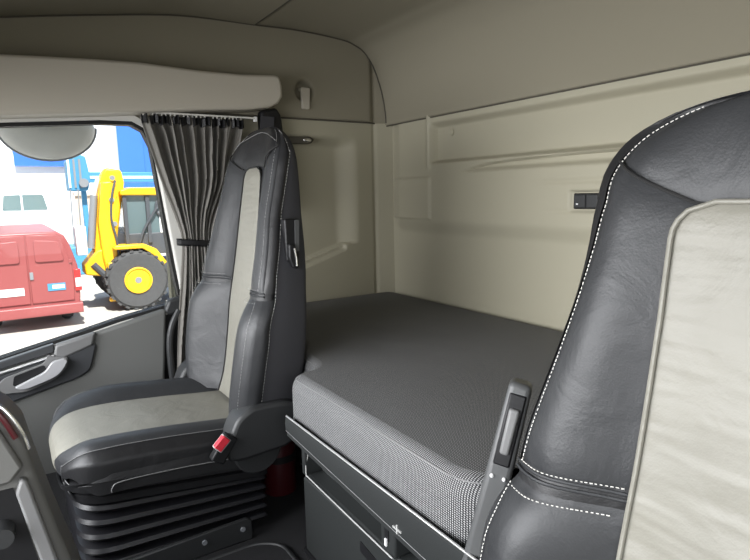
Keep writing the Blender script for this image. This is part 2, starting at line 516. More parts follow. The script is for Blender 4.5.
# ------------------------------------------------------------------ overhead box, curtain and small fittings on the right wall
hb = [(.522, 1.264), (.514, 1.232), (.514, 1.196), (.530, 1.172), (.565, 1.155), (.65, 1.144), (.81, 1.133), (1.02, 1.114), (1.36, 1.086), (1.68, 1.06),
      (1.68, 1.232), (1.34, 1.250), (1.12, 1.261), (.982, 1.265), (.8, 1.258), (.66, 1.259), (.54, 1.268)]
o = finish('overhead_panel', prism(hb, 'x', 1.0, XW + .012), M['box'], bevel=.010, seg=3)
tag(o, 'long pale beige overhead panel above the side window and curtain', 'panel')

ct = thing('curtain', 'charcoal pleated window curtain gathered by a band beside the far seat', 'curtain', (1.05, .8, .22))
yL = [(.22, .935), (.40, .915), (.58, .890), (.715, .878), (.80, .896), (.90, .928), (1.0, .955), (1.11, .985)]
yR = [(.22, .74), (.5, .76), (.715, .778), (.80, .755), (.9, .70), (1.0, .675), (1.11, .645)]
rows = []
nu = 150
for i in range(60):
    z = .22 + (1.108 - .22) * i / 59
    row = []
    for j in range(nu + 1):
        u = j / nu
        w = u + .018 * math.sin(5 * u * PI + 2) + .010 * math.sin(13 * u + z * 3)
        A = interp([(.22, .016), (.55, .013), (.715, .008), (.85, .017), (1.05, .020), (1.108, .010)], z)
        A *= .65 + .35 * math.sin(u * 23 + 1.3)**2
        ph = 2 * PI * 10 * w + .9 * math.sin(z * 7 + u * 9)
        x = 1.058 + A * math.sin(ph) + .4 * A * math.sin(2.3 * ph + 1)
        y = sinterp(yL, z) + (sinterp(yR, z) - sinterp(yL, z)) * u + .35 * A * math.cos(ph)
        row.append((x, y, z + .006 * math.sin(ph * .5) * sstep(1.06, 1.1, z)))
    rows.append(row)
solidify(part('cloth', grid(rows), M['curt'], ct, angle=80), .0025, 0)
# gathered heading tape
rows = []
for i in range(8):
    z = 1.088 + .029 * i / 7
    rows.append([(1.052 + .007 * math.sin(j * .9) + .004 * math.sin(j * 2.1), .980 - .335 * j / 140, z + .004 * math.sin(j * .45)) for j in range(141)])
solidify(part('heading', grid(rows), M['leab'], ct, angle=80), .003, 0)
tb = [(1.038, .892, .704), (1.032, .86, .702), (1.032, .82, .697), (1.036, .775, .692), (1.06, .762, .69), (1.082, .80, .695), (1.082, .88, .703), (1.06, .897, .705)]
bm = bmesh.new()
P = smooth_path(tb + [tb[0]], 5)
add_grid(bm, [[(p.x, p.y, p.z + dz) for dz in (-.011, -.004, .004, .011)] for p in P])
solidify(part('tie_band', bm, M['black'], ct, 'black elastic curtain tie'), .003, 0)

cr = thing('curtain_rail', 'thin pale curtain rail with small gliders under the overhead panel', 'rail', (1.05, .9, 1.122))
part('track', prism(rrect(1.043, 1.057, 1.120, 1.126, .002), 'y', .605, 1.70), M['pillar'], cr, bevel=.001)
for k in range(24):
    y = .655 + .32 * k / 23
    part('glider', box(1.046, 1.054, y - .002, y + .002, 1.114, 1.120), M['pillar'], cr, smooth=False)
part('end_stop', box(1.044, 1.056, .597, .607, 1.112, 1.128), M['white'], cr, smooth=False)

# coat hook
ch = thing('coat_hook', 'small pale beige coat hook in a hollow of the side wall', 'hook', (1.09, .387, 1.22))
part('hook_blade', prism(rounded([(.366, 1.250), (.404, 1.250), (.402, 1.172), (.370, 1.172)], .007), 'x', 1.078, 1.092), M['box'], ch, bevel=.004, seg=3)
part('pivot', tube([(1.094, .368, 1.242), (1.094, .406, 1.242)], .006, 10), M['wall'], ch)
# recessed catch with a bright oval
lc = thing('wall_catch', 'small dark recessed wall fitting with a bright oval insert', 'fitting', (1.10, .42, 1.056))
part('bezel', prism(rounded([(.350, 1.062), (.365, 1.046), (.47, 1.043), (.49, 1.055), (.47, 1.070), (.37, 1.073)], .008), 'x', 1.088, 1.115), M['joint'], lc, bevel=.003)
bm = bmesh.new(); bmesh.ops.create_uvsphere(bm, u_segments=20, v_segments=12, radius=1)
for v in bm.verts: v.co = Vector((1.082 + v.co.x * .006, .385 + v.co.y * .018, 1.058 + v.co.z * .008))
part('insert', bm, M['chrome'], lc, 'bright chrome oval')
# black belt guide beside the curtain
sb = thing('seat_belt', 'black seat belt and its upper guide behind the far seat', 'seat belt', (1.06, .5, .9))
bl = [(.580, 1.150), (.520, 1.165), (.503, 1.140), (.495, 1.075), (.505, .98), (.525, .80), (.575, .80), (.582, .98)]
part('belt_guide', prism(bl, 'x', 1.045, 1.089), M['black'], sb, bevel=.010, seg=3)
part('webbing', prism([(.535, 1.13), (.585, 1.13), (.62, .80), (.57, .80)], 'x', 1.036, 1.039), M['shell'], sb)

# switch panel and screw cap on the rear wall
sp = thing('switch_panel', 'small black bank of rocker switches on the rear wall beside the near headrest', 'switch panel', (.04, .01, .82))
part('bezel', prism(rrect(-.098, .150, .797, .841, .004), 'y', -.006, .019), M['black'], sp, bevel=.002)
for k in range(6):
    x1 = .146 - k * .0405
    part('rocker', prism(rrect(x1 - .036, x1, .801, .837, .003), 'y', .012, .0225), M['plas'], sp, bevel=.002)
part('indicator', box(.132, .138, .0215, .0232, .809, .813), M['white'], sp, 'tiny white indicator', smooth=False)
bm = lathe([(-.0125, .001), (-.0125, .013), (-.004, .013), (-.001, .009), (-.0015, .001)], 20, 'y', (.706, 0, 1.066))
tag(finish('screw_cap', bm, M['wall']), 'round beige screw cap at the upper left of the rear wall', 'cap')

# ------------------------------------------------------------------ bunk
o2d = [(-1.22, .012), (1.085, .012), (1.085, .69), (.62, .69), (.50, .715), (.455, .745), (.40, .765), (.330, .770), (.296, .788), (.282, .856), (-.345, .860), (-.385, .720), (-.46, .672), (-1.22, .672)]
rad = [.05, .05, .05, .07, .06, .03, .03, .03, .03, .05, .08, .07, .05, .05]
out = rounded(o2d, rad, 6)
def ring_off(d): return offset_poly(out, -d * (1 if area(out) > 0 else -1))
bm = bmesh.new(); rings = []
rr = .038
lev = [(.002, .315), (0, .325), (0, .365)] + [(.7 * rr * (1 - math.cos(a)), .440 - rr + rr * math.sin(a)) for a in [PI/2 * k/6 for k in range(7)]]
for d_, z in lev:
    rings.append([bm.verts.new((p[0], p[1], z)) for p in ring_off(d_)])
n = len(out)
for A, B in zip(rings, rings[1:]):
    for i in range(n): bm.faces.new((A[i], A[(i+1) % n], B[(i+1) % n], B[i]))
ft = bm.faces.new(rings[-1]); bm.faces.new(rings[0][::-1])
tt = bmesh.ops.triangulate(bm, faces=[ft])['faces']
bk = thing('bunk_mattress', 'thick black and grey dotted bunk mattress along the rear wall', 'mattress', (0, .4, .315))
cv = part('cover', bm, M['mesh'], bk)
for p in cv.data.polygons:
    if p.normal.z > .9999: p.use_smooth = False
seam = [(x, y, .4300) for x, y in ring_off(.009)]
part('edge_seam', tube(seam, .0013, 6, True), M['grey'], bk)

cb = thing('bunk_cabinet', 'charcoal storage base under the bunk with bright edged front rail', 'cabinet', (0, .8, 0))
body = [(1.05, .02), (1.05, .66), (.30, .66), (.262, .70), (.256, .835), (-.40, .845), (-.40, .66), (-1.2, .66), (-1.2, .02)]
part('body', prism(body, 'z', .0, .200), M['cab'], cb, bevel=.006)
body2 = [(1.05, .02), (1.05, .66), (.30, .66), (.262, .70), (.256, .795), (-.40, .805), (-.40, .66), (-1.2, .66), (-1.2, .02)]
part('tray_back', prism(body2, 'z', .200, .312), M['cabl'], cb)
part('tray_divider', box(-.135, -.088, .80, .846, .200, .290), M['cab'], cb, bevel=.004)
part('tray_slot', box(-.116, -.103, .845, .8475, .225, .286), M['black'], cb, smooth=False)
part('tray_clip', box(-.112, -.106, .8472, .850, .215, .229), M['white'], cb, smooth=False)
part('tray_end', box(.240, .258, .70, .842, .198, .312), M['cab'], cb, bevel=.005)
part('tray_lip', tube([(.238, .825, .285), (.242, .838, .225), (.234, .842, .203), (.16, .843, .2015), (-.13, .849, .2015)], .0015, 8), M['greyl'], cb)
# front rail, slightly bowed
RY = .872
def raillow(x): return interp([(-.40, .278), (-.24, .283), (-.03, .292), (.26, .312)], x)
bm = bmesh.new(); rows = []
for x in frange(.262, -.40, .03):
    lo = raillow(x)
    pr = [(-.008, .341), (-.002, .3475), (.003, .344), (.005, .330), (.004, lo + .002), (.001, lo - .001), (.001, lo - .013), (-.003, lo - .018), (-.008, lo - .018)]
    rows.append([bm.verts.new((x, RY + a, b)) for a, b in pr])
for A, B in zip(rows, rows[1:]):
    for i in range(len(A)):
        j = (i + 1) % len(A); bm.faces.new((A[i], A[j], B[j], B[i]))
bm.faces.new(rows[0]); bm.faces.new(rows[-1][::-1])
part('front_rail', bm, M['cab'], cb, angle=25)
part('bright_edge', tube([(x, RY + .001, .3475) for x in frange(.261, -.40, .03)], .0022, 8), M['alu'], cb, 'bright aluminium strip')
part('lower_bright_line', tube([(x, RY + .0045, raillow(x) + .001) for x in frange(.260, -.40, .03)], .0007, 6), M['grey'], cb)
px, pz_ = -.187, .2985
part('plus_mark', prism([(px + a, pz_ + b) for a, b in [(-.012, -.0014), (-.0014, -.0014), (-.0014, -.008), (.0014, -.008), (.0014, -.0014), (.012, -.0014), (.012, .0014), (.0014, .0014), (.0014, .008), (-.0014, .008), (-.0014, .0014), (-.012, .0014)]], 'y', RY + .002, RY + .0065), M['greyl'], cb, 'small pale plus shaped clip', smooth=False)
# drawer front and its finger notch
part('drawer_front', prism(rrect(-.39, .247, .005, .196, .008), 'y', .83, .8435), M['cab'], cb, bevel=.003)
part('handle_notch', prism([(-.012, .170), (-.010, .148), (-.080, .138), (-.080, .160)], 'y', .840, .8455), M['black'], cb)
part('kick_strip', box(-.40, .25, .825, .848, 0, .012), M['black'], cb, smooth=False)

# floor mat and the red bottle in the shadow
mt = thing('floor_mat', 'black carpet mat with a raised edge on the floor between the seats', 'mat', (.05, 1.1, 0))
mo = rounded([(-.30, .875), (.300, .875), (.345, .93), (.345, 1.55), (-.30, 1.55)], [.03, .05, .04, .03, .03], 6)
part('pad', prism(mo, 'z', .001, .010), M['mat'], mt, bevel=.003)
part('piping', tube([(x, y, .010) for x, y in offset_poly(mo, -.010 * (1 if area(mo) > 0 else -1))], .0035, 6, True), M['plas'], mt)
fe = thing('fire_extinguisher', 'dark red cylinder in the shadow behind the far seat base', 'extinguisher', (.56, .775, 0))
part('bottle', lathe([(.0, .040), (.003, .048), (.16, .048), (.18, .040), (.19, .02), (.20, .014), (.215, .014)], 24, 'z', (.560, .775, 0)), M['dred'], fe)
part('valve', box(.543, .577, .76, .79, .208, .228), M['black'], fe, bevel=.004)
part('clamp', lathe([(.10, .047), (.10, .050), (.12, .050), (.12, .047)], 24, 'z', (.560, .775, 0)), M['black'], fe)

# ------------------------------------------------------------------ seats
WT = [(.28, .226), (.33, .240), (.42, .256), (.52, .262), (.58, .256), (.61, .249), (.66, .242), (.72, .228), (.81, .203), (.88, .189), (.95, .178), (1.04, .170)]
YC = [(.28, .890), (.34, .872), (.45, .855), (.55, .843), (.65, .825), (.81, .800), (.92, .784), (1.0, .770), (1.04, .760)]
RZ = [(.28, .070), (.36, .084), (.45, .086), (.53, .080), (.58, .066), (.60, .060), (.64, .055), (.72, .046), (.81, .039), (.88, .030), (.95, .022), (1.0, .010), (1.04, .0)]
YB = [(.28, .790), (.40, .762), (.57, .744), (.72, .730), (.84, .724), (.93, .724), (1.04, .732)]
ZT = 1.038
WIDE = [0]
def halfw(z):
    w = sinterp(WT, z) + WIDE[0] * interp([(.50, 0), (.60, -.006), (.745, 0), (.81, .004), (.885, .009), (.93, .015), (.96, .027), (1.0, .036)], z) + (1 - WIDE[0]) * interp([(.80, 0), (.90, .006), (.98, .018)], z)
    if z > .87:
        w *= max(0.0, 1 - min(1, ((z - .87) / (ZT - .87))) ** 3.1) ** (1 / 2.5)
    return w
def depthk(z):
    if z < .965: return 1.0
    return max(0.0, 1 - min(1, (z - .965) / (ZT - .965)) ** 2.5) ** (1 / 2.5)
def seat_surf(q, z):
    """point on the padded back: |q|<=1 front, 1..1.5 side panel, 1.5..3 shell to the middle of the back"""
    W = halfw(z); yc = sinterp(YC, z); rz = sinterp(RZ, z); yb = sinterp(YB, z)
    s = 1 if q >= 0 else -1; a = abs(q)
    mid = (yc + yb) / 2; k = depthk(z)
    edge_drop = interp([(.5, .024), (.66, .014)], z)
    yseam = yc + rz - edge_drop
    yside = max(yseam - interp([(.5, .042), (.66, .030)], z), yb + .03)
    if a <= 1:
        y = yc + rz * sstep(.34, .84, a) - edge_drop * max(0, (a - .74) / .26) ** 2.4
        x = W * a
    elif a <= 1.5:
        t = (a - 1) / .5
        y = yseam + (yside - yseam) * t
        x = W + ((.004 + .014 * sstep(.80, .95, z)) if WIDE[0] else .010) * math.sin(t * PI * .75)
    else:
        t = (a - 1.5) / 1.5
        xe = W + (((.004 + .014 * sstep(.80, .95, z)) * .7) if WIDE[0] else .007)
        if t < .5:
            tt = t / .5
            y = yside + (yb + .012 - yside) * tt
            x = xe * (1 - .06 * tt ** 2)
        else:
            tt = (t - .5) / .5
            x = xe * .94 * (1 - tt)
            y = yb + .012 - .022 * sstep(0, .35, tt)
    y = mid + (y - mid) * k
    return s * x, y, z

def make_seat(cx, sgn, dz, label, near, dy=0.0):
    root = thing('driver_seat' if near else 'passenger_seat', label, 'seat', (cx, 1.0 + dy, dz))
    WIDE[0] = 1 if near else 0
    def Wd(p): return (cx + sgn * p[0], p[1] + dy, p[2] + dz)
    def panel(name, q0, q1, z0, z1, nq, nz, mat, puff=.006, raise_=0.0, pl=None, close=.02, ew=.016, round_top=0):
        """pad over the back between q0..q1 and z0..z1 (z limits may be functions of q)"""
        rows = []
        for i in range(nz + 1):
            v = i / nz
            row = []
            for j in range(nq + 1):
                u = j / nq
                zz0 = z0(0) if callable(z0) else z0
                q_ = None
                qa = q0(v) if callable(q0) else q0; qb = q1(v) if callable(q1) else q1
                q = qa + (qb - qa) * u
                a0 = z0(q) if callable(z0) else z0; a1 = z1(q) if callable(z1) else z1
                z = a0 + (a1 - a0) * v
                x, y, z = seat_surf(q, z)
                # distance from the border in metres, roughly
                W = max(.02, halfw(z))
                e = min(u * abs(qb - qa) * W, (1 - u) * abs(qb - qa) * W)
                if a1 < ZT - .002: e = min(e, (1 - v) * (a1 - a0))
                e = min(e, v * (a1 - a0))
                hgt = raise_ + puff * (1 - math.exp(-(e / ew) ** 1.3)) - puff
                n = Vector((x * (.25 if abs(q) < .9 else 1.2), y - (sinterp(YC, z) + sinterp(YB, z)) / 2 + .02, 0))
                n = n.normalized() if n.length > 1e-6 else Vector((0, 1, 0))
                row.append(Wd((x + n.x * hgt, y + n.y * hgt, z)))
            rows.append(row)
        o = part(name, grid(rows), mat, root, pl, angle=70)
        return o
    zsplit = .612
    def headz(q): return .928 + .050 * max(0, min(1, (abs(q) - .46) / .54))
    # leather back, headrest, two lower bolsters, cream middle, dark shell
    panel('backrest', -1.04, 1.04, zsplit + .009, headz, 60, 44, M['lea'], .007)
    panel('headrest', -1.04, 1.04, headz, ZT, 60, 26, M['lea'] if near else M['leab'], .005)
    panel('lower_bolster', .37, 1.5, .285, zsplit - .009, 30, 36, M['lea'], .012, .004, ew=.022)
    panel('lower_bolster', -1.5, -.37, .285, zsplit - .009, 30, 36, M['lea'], .012, .004, ew=.022)
    for q0_, q1_ in ((1.02, 1.5), (-1.5, -1.02)):
        panel('side_panel', q0_, q1_, zsplit + .004, ZT, 12, 60, M['leab'], .004, .001)
    panel('fold_strip', -1.4, 1.4, zsplit - .030, zsplit + .030, 60, 8, M['leab'], .003, -.006)
    for dz_ in (-.003, .004):
        part('fold_line', tube([Wd((p[0], p[1] - .004, p[2])) for p in [seat_surf(-1.0 + 2.0 * t, zsplit + dz_ + .003 * math.sin(9 * t)) for t in [i / 50 for i in range(51)]]], .0022, 6), M['lea'], root)
    hw = lambda v: (.118 + .006 * (1 - v))
    def qhalf(v):
        z = .283 + (.930 - .283) * v
        w = interp([(.28, .122), (.62, .110), (.81, .105), (.93, .106)] if near else [(.28, .092), (.45, .088), (.62, .083), (.81, .074), (.93, .064)], z)
        zr = .930 - .035
        if z > zr:
            t = (z - zr) / .035
            w -= .035 * (1 - math.sqrt(max(0, 1 - t * t)))
        return w / max(.05, halfw(z))
    ins = panel('centre_insert', lambda v: -qhalf(v), qhalf, .283, .930, 26, 90, M['cream'], .006, .006, 'cream leather centre panel', ew=.010)
    # piping round the insert
    pth = []
    for v in [i / 70 for i in range(71)]:
        z = .283 + (.930 - .283) * v; x, y, z = seat_surf(qhalf(v), z); pth.append((x, y + .003, z))
    tops = [seat_surf(qhalf(1) * (1 - 2 * t), .930) for t in (.12, .25, .5, .75, .88)]
    pth += [(x, y + .003, z) for x, y, z in tops]
    for v in [1 - i / 70 for i in range(71)]:
        z = .283 + (.930 - .283) * v; x, y, z = seat_surf(-qhalf(v), z); pth.append((x, y + .003, z))
    part('insert_piping', tube([Wd(p) for p in pth], .0028 if near else .002, 8), M['cream'] if near else M['seam'], root)
    # shell
    bm = bmesh.new(); nz = 60
    rows = []
    for i in range(nz + 1):
        t = i / nz; z = .26 + (ZT - .26) * math.sin(t * PI / 2) ** .9
        row = []
        for j in range(41):
            qq = 1.46 + (3.0 - 1.46) * j / 20 if j <= 20 else -(3.0 - (3.0 - 1.46) * (j - 20) / 20)
            row.append(Wd(seat_surf(qq, z)))
        rows.append(row)
    add_grid(bm, rows)
    part('back_shell', bm, M['shell'], root, angle=60)
    # stitches along the edge seams
    def dashes(pts, ln, gap, r):
        bm = bmesh.new()
        P = [Vector(p) for p in pts]; acc = 0
        for a, b in zip(P, P[1:]):
            L = (b - a).length
            if L < 1e-6: continue
            dd = (b - a) / L; t = -acc
            while t < L:
                s0 = max(t, 0); s1 = min(t + ln, L)
                if s1 > s0 + ln * .4: add_tube(bm, [a + dd * s0, a + dd * s1], r, 5)
                t += ln + gap
            acc = (L - (t - ln - gap)) if t - (ln + gap) < L else 0
            acc = max(0, min(acc, ln + gap)) % (ln + gap)
        part('stitch_line', bm, M['stitch'] if near else M['greyl'], root)
    def line(qf, za, zb, out, n=60):
        pts = []
        for i in range(n + 1):
            z = za + (zb - za) * i / n; q = qf(z)
            x, y, z = seat_surf(q, z)
            s = 1 if q > 0 else -1
            pts.append(Wd((x + s * out * .6, y + out * .8, z)))
        return pts
    ln, gp, r_ = (.0034, .0019, .0006) if near else (.005, .003, .0004)
    for s in (1, -1):
        dashes(line(lambda z: s * .94, zsplit + .012, ZT - .012, .001, 90), ln, gp, r_)
        dashes(line(lambda z: s * .94, .30, zsplit - .014, .006, 50), ln, gp, r_)
        dashes([Wd((p[0], p[1] + .0035, p[2])) for p in [seat_surf(s * (.48 + .46 * t), zsplit + .014) for t in [i / 24 for i in range(25)]]], ln, gp, r_)
        dashes([Wd((p[0], p[1] + .007, p[2])) for p in [seat_surf(s * (.50 + .44 * t), zsplit - .016) for t in [i / 24 for i in range(25)]]], ln, gp, r_)
        if not near:
            dashes(line(lambda z: s * 1.46, .33, ZT - .02, .0015, 80), ln, gp, .0007)
    # dark seam across the head
    bm = bmesh.new()
    for s in (1, -1):
        bm = bmesh.new()
        add_tube(bm, [Wd((p[0], p[1] + .001, p[2])) for p in [seat_surf(s * (.40 + .58 * t), headz(.40 + .58 * t)) for t in [i / 16 for i in range(17)]]], .0018, 6)
        part('head_seam', bm, M['seam'], root)
    if not near:
        bm = bmesh.new()
        add_tube(bm, [Wd((p[0], p[1] + .0015, p[2])) for p in [seat_surf(-.93 + 1.86 * t, .990 + .034 * math.sin(PI * t) ** .6) for t in [i / 30 for i in range(31)]]], .0009, 6)
        part('head_piping', bm, M['grey'], root)

    # ---- cushion
    prof_c = [(.865, .268), (.95, .276), (1.05, .287), (1.15, .296), (1.23, .300), (1.285, .297), (1.318, .283), (1.333, .262), (1.333, .240), (1.322, .226)]
    pc = smooth_path([(0, a, b) for a, b in prof_c], 5)
    def cush(u, i):
        p = pc[i]; t = i / (len(pc) - 1)
        Wc = .242 - .004 * t
        cr_ = .095
        yy = p.y
        if yy > 1.333 - cr_:
            g = (yy - (1.333 - cr_)) / cr_
            Wc -= .078 * (1 - math.sqrt(max(0, 1 - min(1, g) ** 2)))
        a = abs(u); s = 1 if u >= 0 else -1
        fr = sstep(1.333, 1.26, yy)
        rz = ((.030 if s < 0 else .020) * sstep((.40 if s < 0 else .45), .74, a) - .030 * max(0, (a - .78) / .22) ** 2.2) * ((.15 if s < 0 else .35) + (.85 if s < 0 else .65) * sstep(1.333, 1.16 if s < 0 else 1.26, yy))
        back = (1 - fr) * .010 * sstep(.5, .9, a)
        return s * Wc * min(a, 1.0 + (a - 1) * .15 if a > 1 else a), yy - back, p.z + rz - max(0, a - 1) * .30 * fr
    def cpanel(name, u0, u1, mat, puff, lift, pl=None, nu=22):
        rows = []
        for i in range(len(pc)):
            row = []
            for j in range(nu + 1):
                w = j / nu; u = u0 + (u1 - u0) * w
                x, y, z = cush(u, i)
                e = min(w, 1 - w) * abs(u1 - u0) * .24
                h = lift + puff * (1 - math.exp(-(e / .012) ** 1.3)) - puff
                t = i / (len(pc) - 1)
                ny, nz_ = (0, 1) if t < .5 else (sstep(.5, .85, t), 1 - sstep(.5, .85, t))
                row.append(Wd((x, y + h * ny, z + h * nz_)))
            rows.append(row)
        return part(name, grid(rows), mat, root, pl, angle=70)
    cpanel('cushion_insert', -.50, .56, M['cream'], .005, .003, 'cream leather centre of the cushion', 26)
    cpanel('cushion_bolster', .55, .90, M['lea'], .004, .003, nu=14)
    cpanel('cushion_bolster', -.90, -.49, M['lea'], .004, .003, nu=14)
    cpanel('cushion_edge', .895, 1.10, M['leab'], .003, .002, nu=14)
    cpanel('cushion_edge', -1.10, -.895, M['leab'], .003, .002, nu=14)
    for s_ in (1, -1):
        part('edge_seam', tube([Wd((p[0], p[1], p[2] + .001)) for p in [cush(s_ * .897, i) for i in range(len(pc))]], .0009, 5), M['grey'], root)
    # black leather sides
    base = rounded([(-.240, .86), (.240, .86), (.238, 1.328), (-.238, 1.328)], [.03, .03, .095, .095], 8)
    def ringz(off, zf, sh=0):
        pts = offset_poly(base, off * (1 if area(base) > 0 else -1))
        return [Wd((p[0], p[1], zf(p[1]))) for p in pts]
    def loft(rows_):
        bm = bmesh.new(); V = [[bm.verts.new(p) for p in r] for r in rows_]; n = len(V[0])
        for A, B in zip(V, V[1:]):
            for i in range(n): bm.faces.new((A[i], A[(i+1) % n], B[(i+1) % n], B[i]))
        bm.faces.new(V[0][::-1]); bm.faces.new(V[-1]); return bm
    topz = lambda y: interp([(.86, .258), (1.1, .280), (1.22, .282), (1.27, .266), (1.33, .238)], y)
    midz = lambda y: interp([(.86, .215), (1.1, .238), (1.30, .250), (1.33, .236)], y)
    botz = lambda y: interp([(.86, .172), (1.33, .228)], y)
    part('cushion_side', loft([ringz(-.022, lambda y: topz(y) - .012), ringz(.003, lambda y: topz(y) - .012), ringz(.006, lambda y: midz(y) + .003), ringz(.001, midz), ringz(.004, lambda y: midz(y) - .004),
                               ringz(.003, lambda y: botz(y) + .006), ringz(-.006, botz)]), M['leab'], root)
    for s_ in (1, -1):
        sp3 = smooth_path([Wd((s_ * .2465, y, z)) for y, z in [(1.238, botz(1.238) + .006), (1.236, midz(1.236) - .012), (1.215, midz(1.215) - .002), (1.1, midz(1.1)), (1.0, midz(1.0)), (.90, midz(.90))]], 5)
        part('side_seam', tube(sp3, .0012, 5), M['grey'], root)
    pz = lambda y: interp([(.86, .168), (1.33, .224)], y)
    part('seat_pan', loft([ringz(-.022, pz), ringz(-.012, lambda y: pz(y) - .006), ringz(-.012, lambda y: pz(y) - .022), ringz(-.03, lambda y: pz(y) - .026)]), M['black'], root)
    # bellows
    rows = []
    bt = lambda y: pz(y) - .020
    bb = lambda y: .022 - dz * .9
    nr = 5
    for k in range(nr * 4 + 1):
        f_ = k / (nr * 4)
        ph = (k % 4)
        off = {0: -.045, 1: -.021, 2: -.016, 3: -.024}[ph]
        rows.append(ringz(off, lambda y, f_=f_: bt(y) + (bb(y) - bt(y)) * f_ - .006 * math.sin(PI * (y - .86) / .47) * (1 - f_)))
    part('bellows', loft(rows), M['bellows'], root)
    # base rail
    bm = bmesh.new()
    for s in (1, -1):
        bm = bmesh.new()
        add_prism(bm, [(.93, 0 - dz * .0), (1.30, 0), (1.30, .050), (.945, .060), (.93, .05)], 'x', s * .236, s * .246)
        for v in bm.verts: v.co = Vector(Wd(v.co)) - Vector((0, 0, dz))
        part('base_rail', bm, M['plas'], root, bevel=.003)
    for yy in (.955, 1.05):
        bm = bmesh.new()
        add_lathe(bm, [(.244, .001), (.244, .006), (.250, .006), (.250, .001)], 12, 'x', (0, yy, .035))
        for v in bm.verts: v.co = Vector(Wd(v.co)) - Vector((0, 0, dz))
        part('rail_bolt', bm, M['mgrey'], root)
    # recliner covers on both sides, the buckle on the inner one
    rc = rounded([(.925, .352), (.962, .330), (.992, .262), (.984, .228), (.95, .224), (.83, .232), (.805, .26), (.805, .338), (.84, .350), (.90, .352)], [.02, .02, .03, .012, .02, .02, .03, .02, .02, .02], 5)
    for s in (1, -1):
        bm = bmesh.new(); add_prism(bm, rc, 'x', s * .206, s * .276)
        for v in bm.verts: v.co = Vector(Wd(v.co))
        rcv = part('recliner_cover', bm, M['plas'], root, bevel=.010, seg=3)
        bm = bmesh.new(); add_lathe(bm, [(.20 * s, .001), (.20 * s, .062), (.246 * s, .062), (.250 * s, .058), (.250 * s, .001)], 28, 'x', (0, .905, .232))
        for v in bm.verts: v.co = Vector(Wd(v.co))
        part('pivot_cap', bm, M['plas'], rcv)
    def rotbox(c, sx, sy, sz, ang):
        bm = box(-sx, sx, -sy, sy, -sz, sz)
        for v in bm.verts:
            y = v.co.y * math.cos(ang) - v.co.z * math.sin(ang); z = v.co.y * math.sin(ang) + v.co.z * math.cos(ang)
            v.co = Vector(Wd((c[0] + v.co.x, c[1] + y, c[2] + z)))
        return bm
    bk_ = part('belt_buckle', rotbox((.272, .998, .270), .012, .017, .034, .6), M['black'], root, bevel=.004)
    part('release_button', rotbox((.281, 1.004, .287), .0075, .0105, .0165, .8), M['red'], bk_, 'bright red release button', bevel=.002)
    part('button_frame', rotbox((.2785, 1.003, .2855), .0070, .0120, .0180, .8), M['greyl'], bk_, bevel=.002)
    # lever in the shell's side
    if not near:
        sx = .238
        lb = part('lever_slot', prism([Wd((0, p[0], p[1]))[1:] for p in rounded([(.806, .795), (.768, .795), (.770, .685), (.804, .690)], .006)], 'x', cx + sgn * (sx - .02), cx + sgn * (sx + .008)), M['black'], root, bevel=.003)
        part('slot_frame', prism([Wd((0, p[0], p[1]))[1:] for p in rounded([(.780, .792), (.769, .792), (.772, .715), (.782, .715)], .003)], 'x', cx + sgn * (sx + .004), cx + sgn * (sx + .011)), M['strip'], lb)
        part('lever', prism([Wd((0, p[0], p[1]))[1:] for p in rounded([(.803, .735), (.788, .733), (.776, .690), (.780, .672), (.794, .674), (.803, .70)], .006)], 'x', cx + sgn * (sx + .004), cx + sgn * (sx + .022)), M['black'], lb, bevel=.004, seg=3)
        part('lever_edge', tube([(cx + sgn * (sx + .0225),) + p for p in [(.790, .724), (.786, .70), (.785, .680)]], .0022, 8), M['chrome'], lb)
    return root

make_seat(.620, -1, 0.0, 'far passenger seat in black and grey leather with a narrow cream stripe beside the curtain', False)
near = make_seat(-.684, 1, -.094, 'near driver seat backrest in grey leather with a wide cream panel at the right edge', True)

# side strip with its release lever on the near seat
bm = bmesh.new()
A0 = Vector((-.368, .785, .585)); A1 = Vector((-.352, .862, .30))
ax = (A1 - A0).normalized(); wy = Vector((-.62, .78, 0)); wy = (wy - ax * wy.dot(ax)).normalized(); wx = ax.cross(wy).normalized()
def strip(bm, s0, s1, w0, w1, t0, t1, r=0):
    L = (A1 - A0).length
    vs = []
    for s, w in ((s0, w0), (s1, w1)):
        for a, b in ((-w, t0), (w, t0), (w, t1), (-w, t1)):
            vs.append(bm.verts.new(A0 + ax * L * s + wx * a + wy * b))
    for f in ((0,1,2,3),(7,6,5,4),(0,4,5,1),(1,5,6,2),(2,6,7,3),(3,7,4,0)): bm.faces.new([vs[i] for i in f])
strip(bm, 0, 1, .016, .021, -.03, .02)
sp_ = part('side_strip', bm, M['strip'], near, 'grey plastic side strip', bevel=.008, seg=3)
bm = bmesh.new(); strip(bm, .05, .40, .0120, .0120, .012, .0215); part('lever_slot', bm, M['black'], sp_, bevel=.003)
bm = bmesh.new(); strip(bm, .12, .34, .0075, .0065, .015, .028); part('lever', bm, M['grey'], sp_, bevel=.004, seg=3)
for s in (-1, 1):
    bm = bmesh.new(); bmesh.ops.create_uvsphere(bm, u_segments=12, v_segments=8, radius=.003)
    L = (A1 - A0).length
    for v in bm.verts: v.co = v.co + A0 + ax * L * .455 + wx * (.0085 * s) + wy * .0205
    part('rivet', bm, M['white'], sp_)

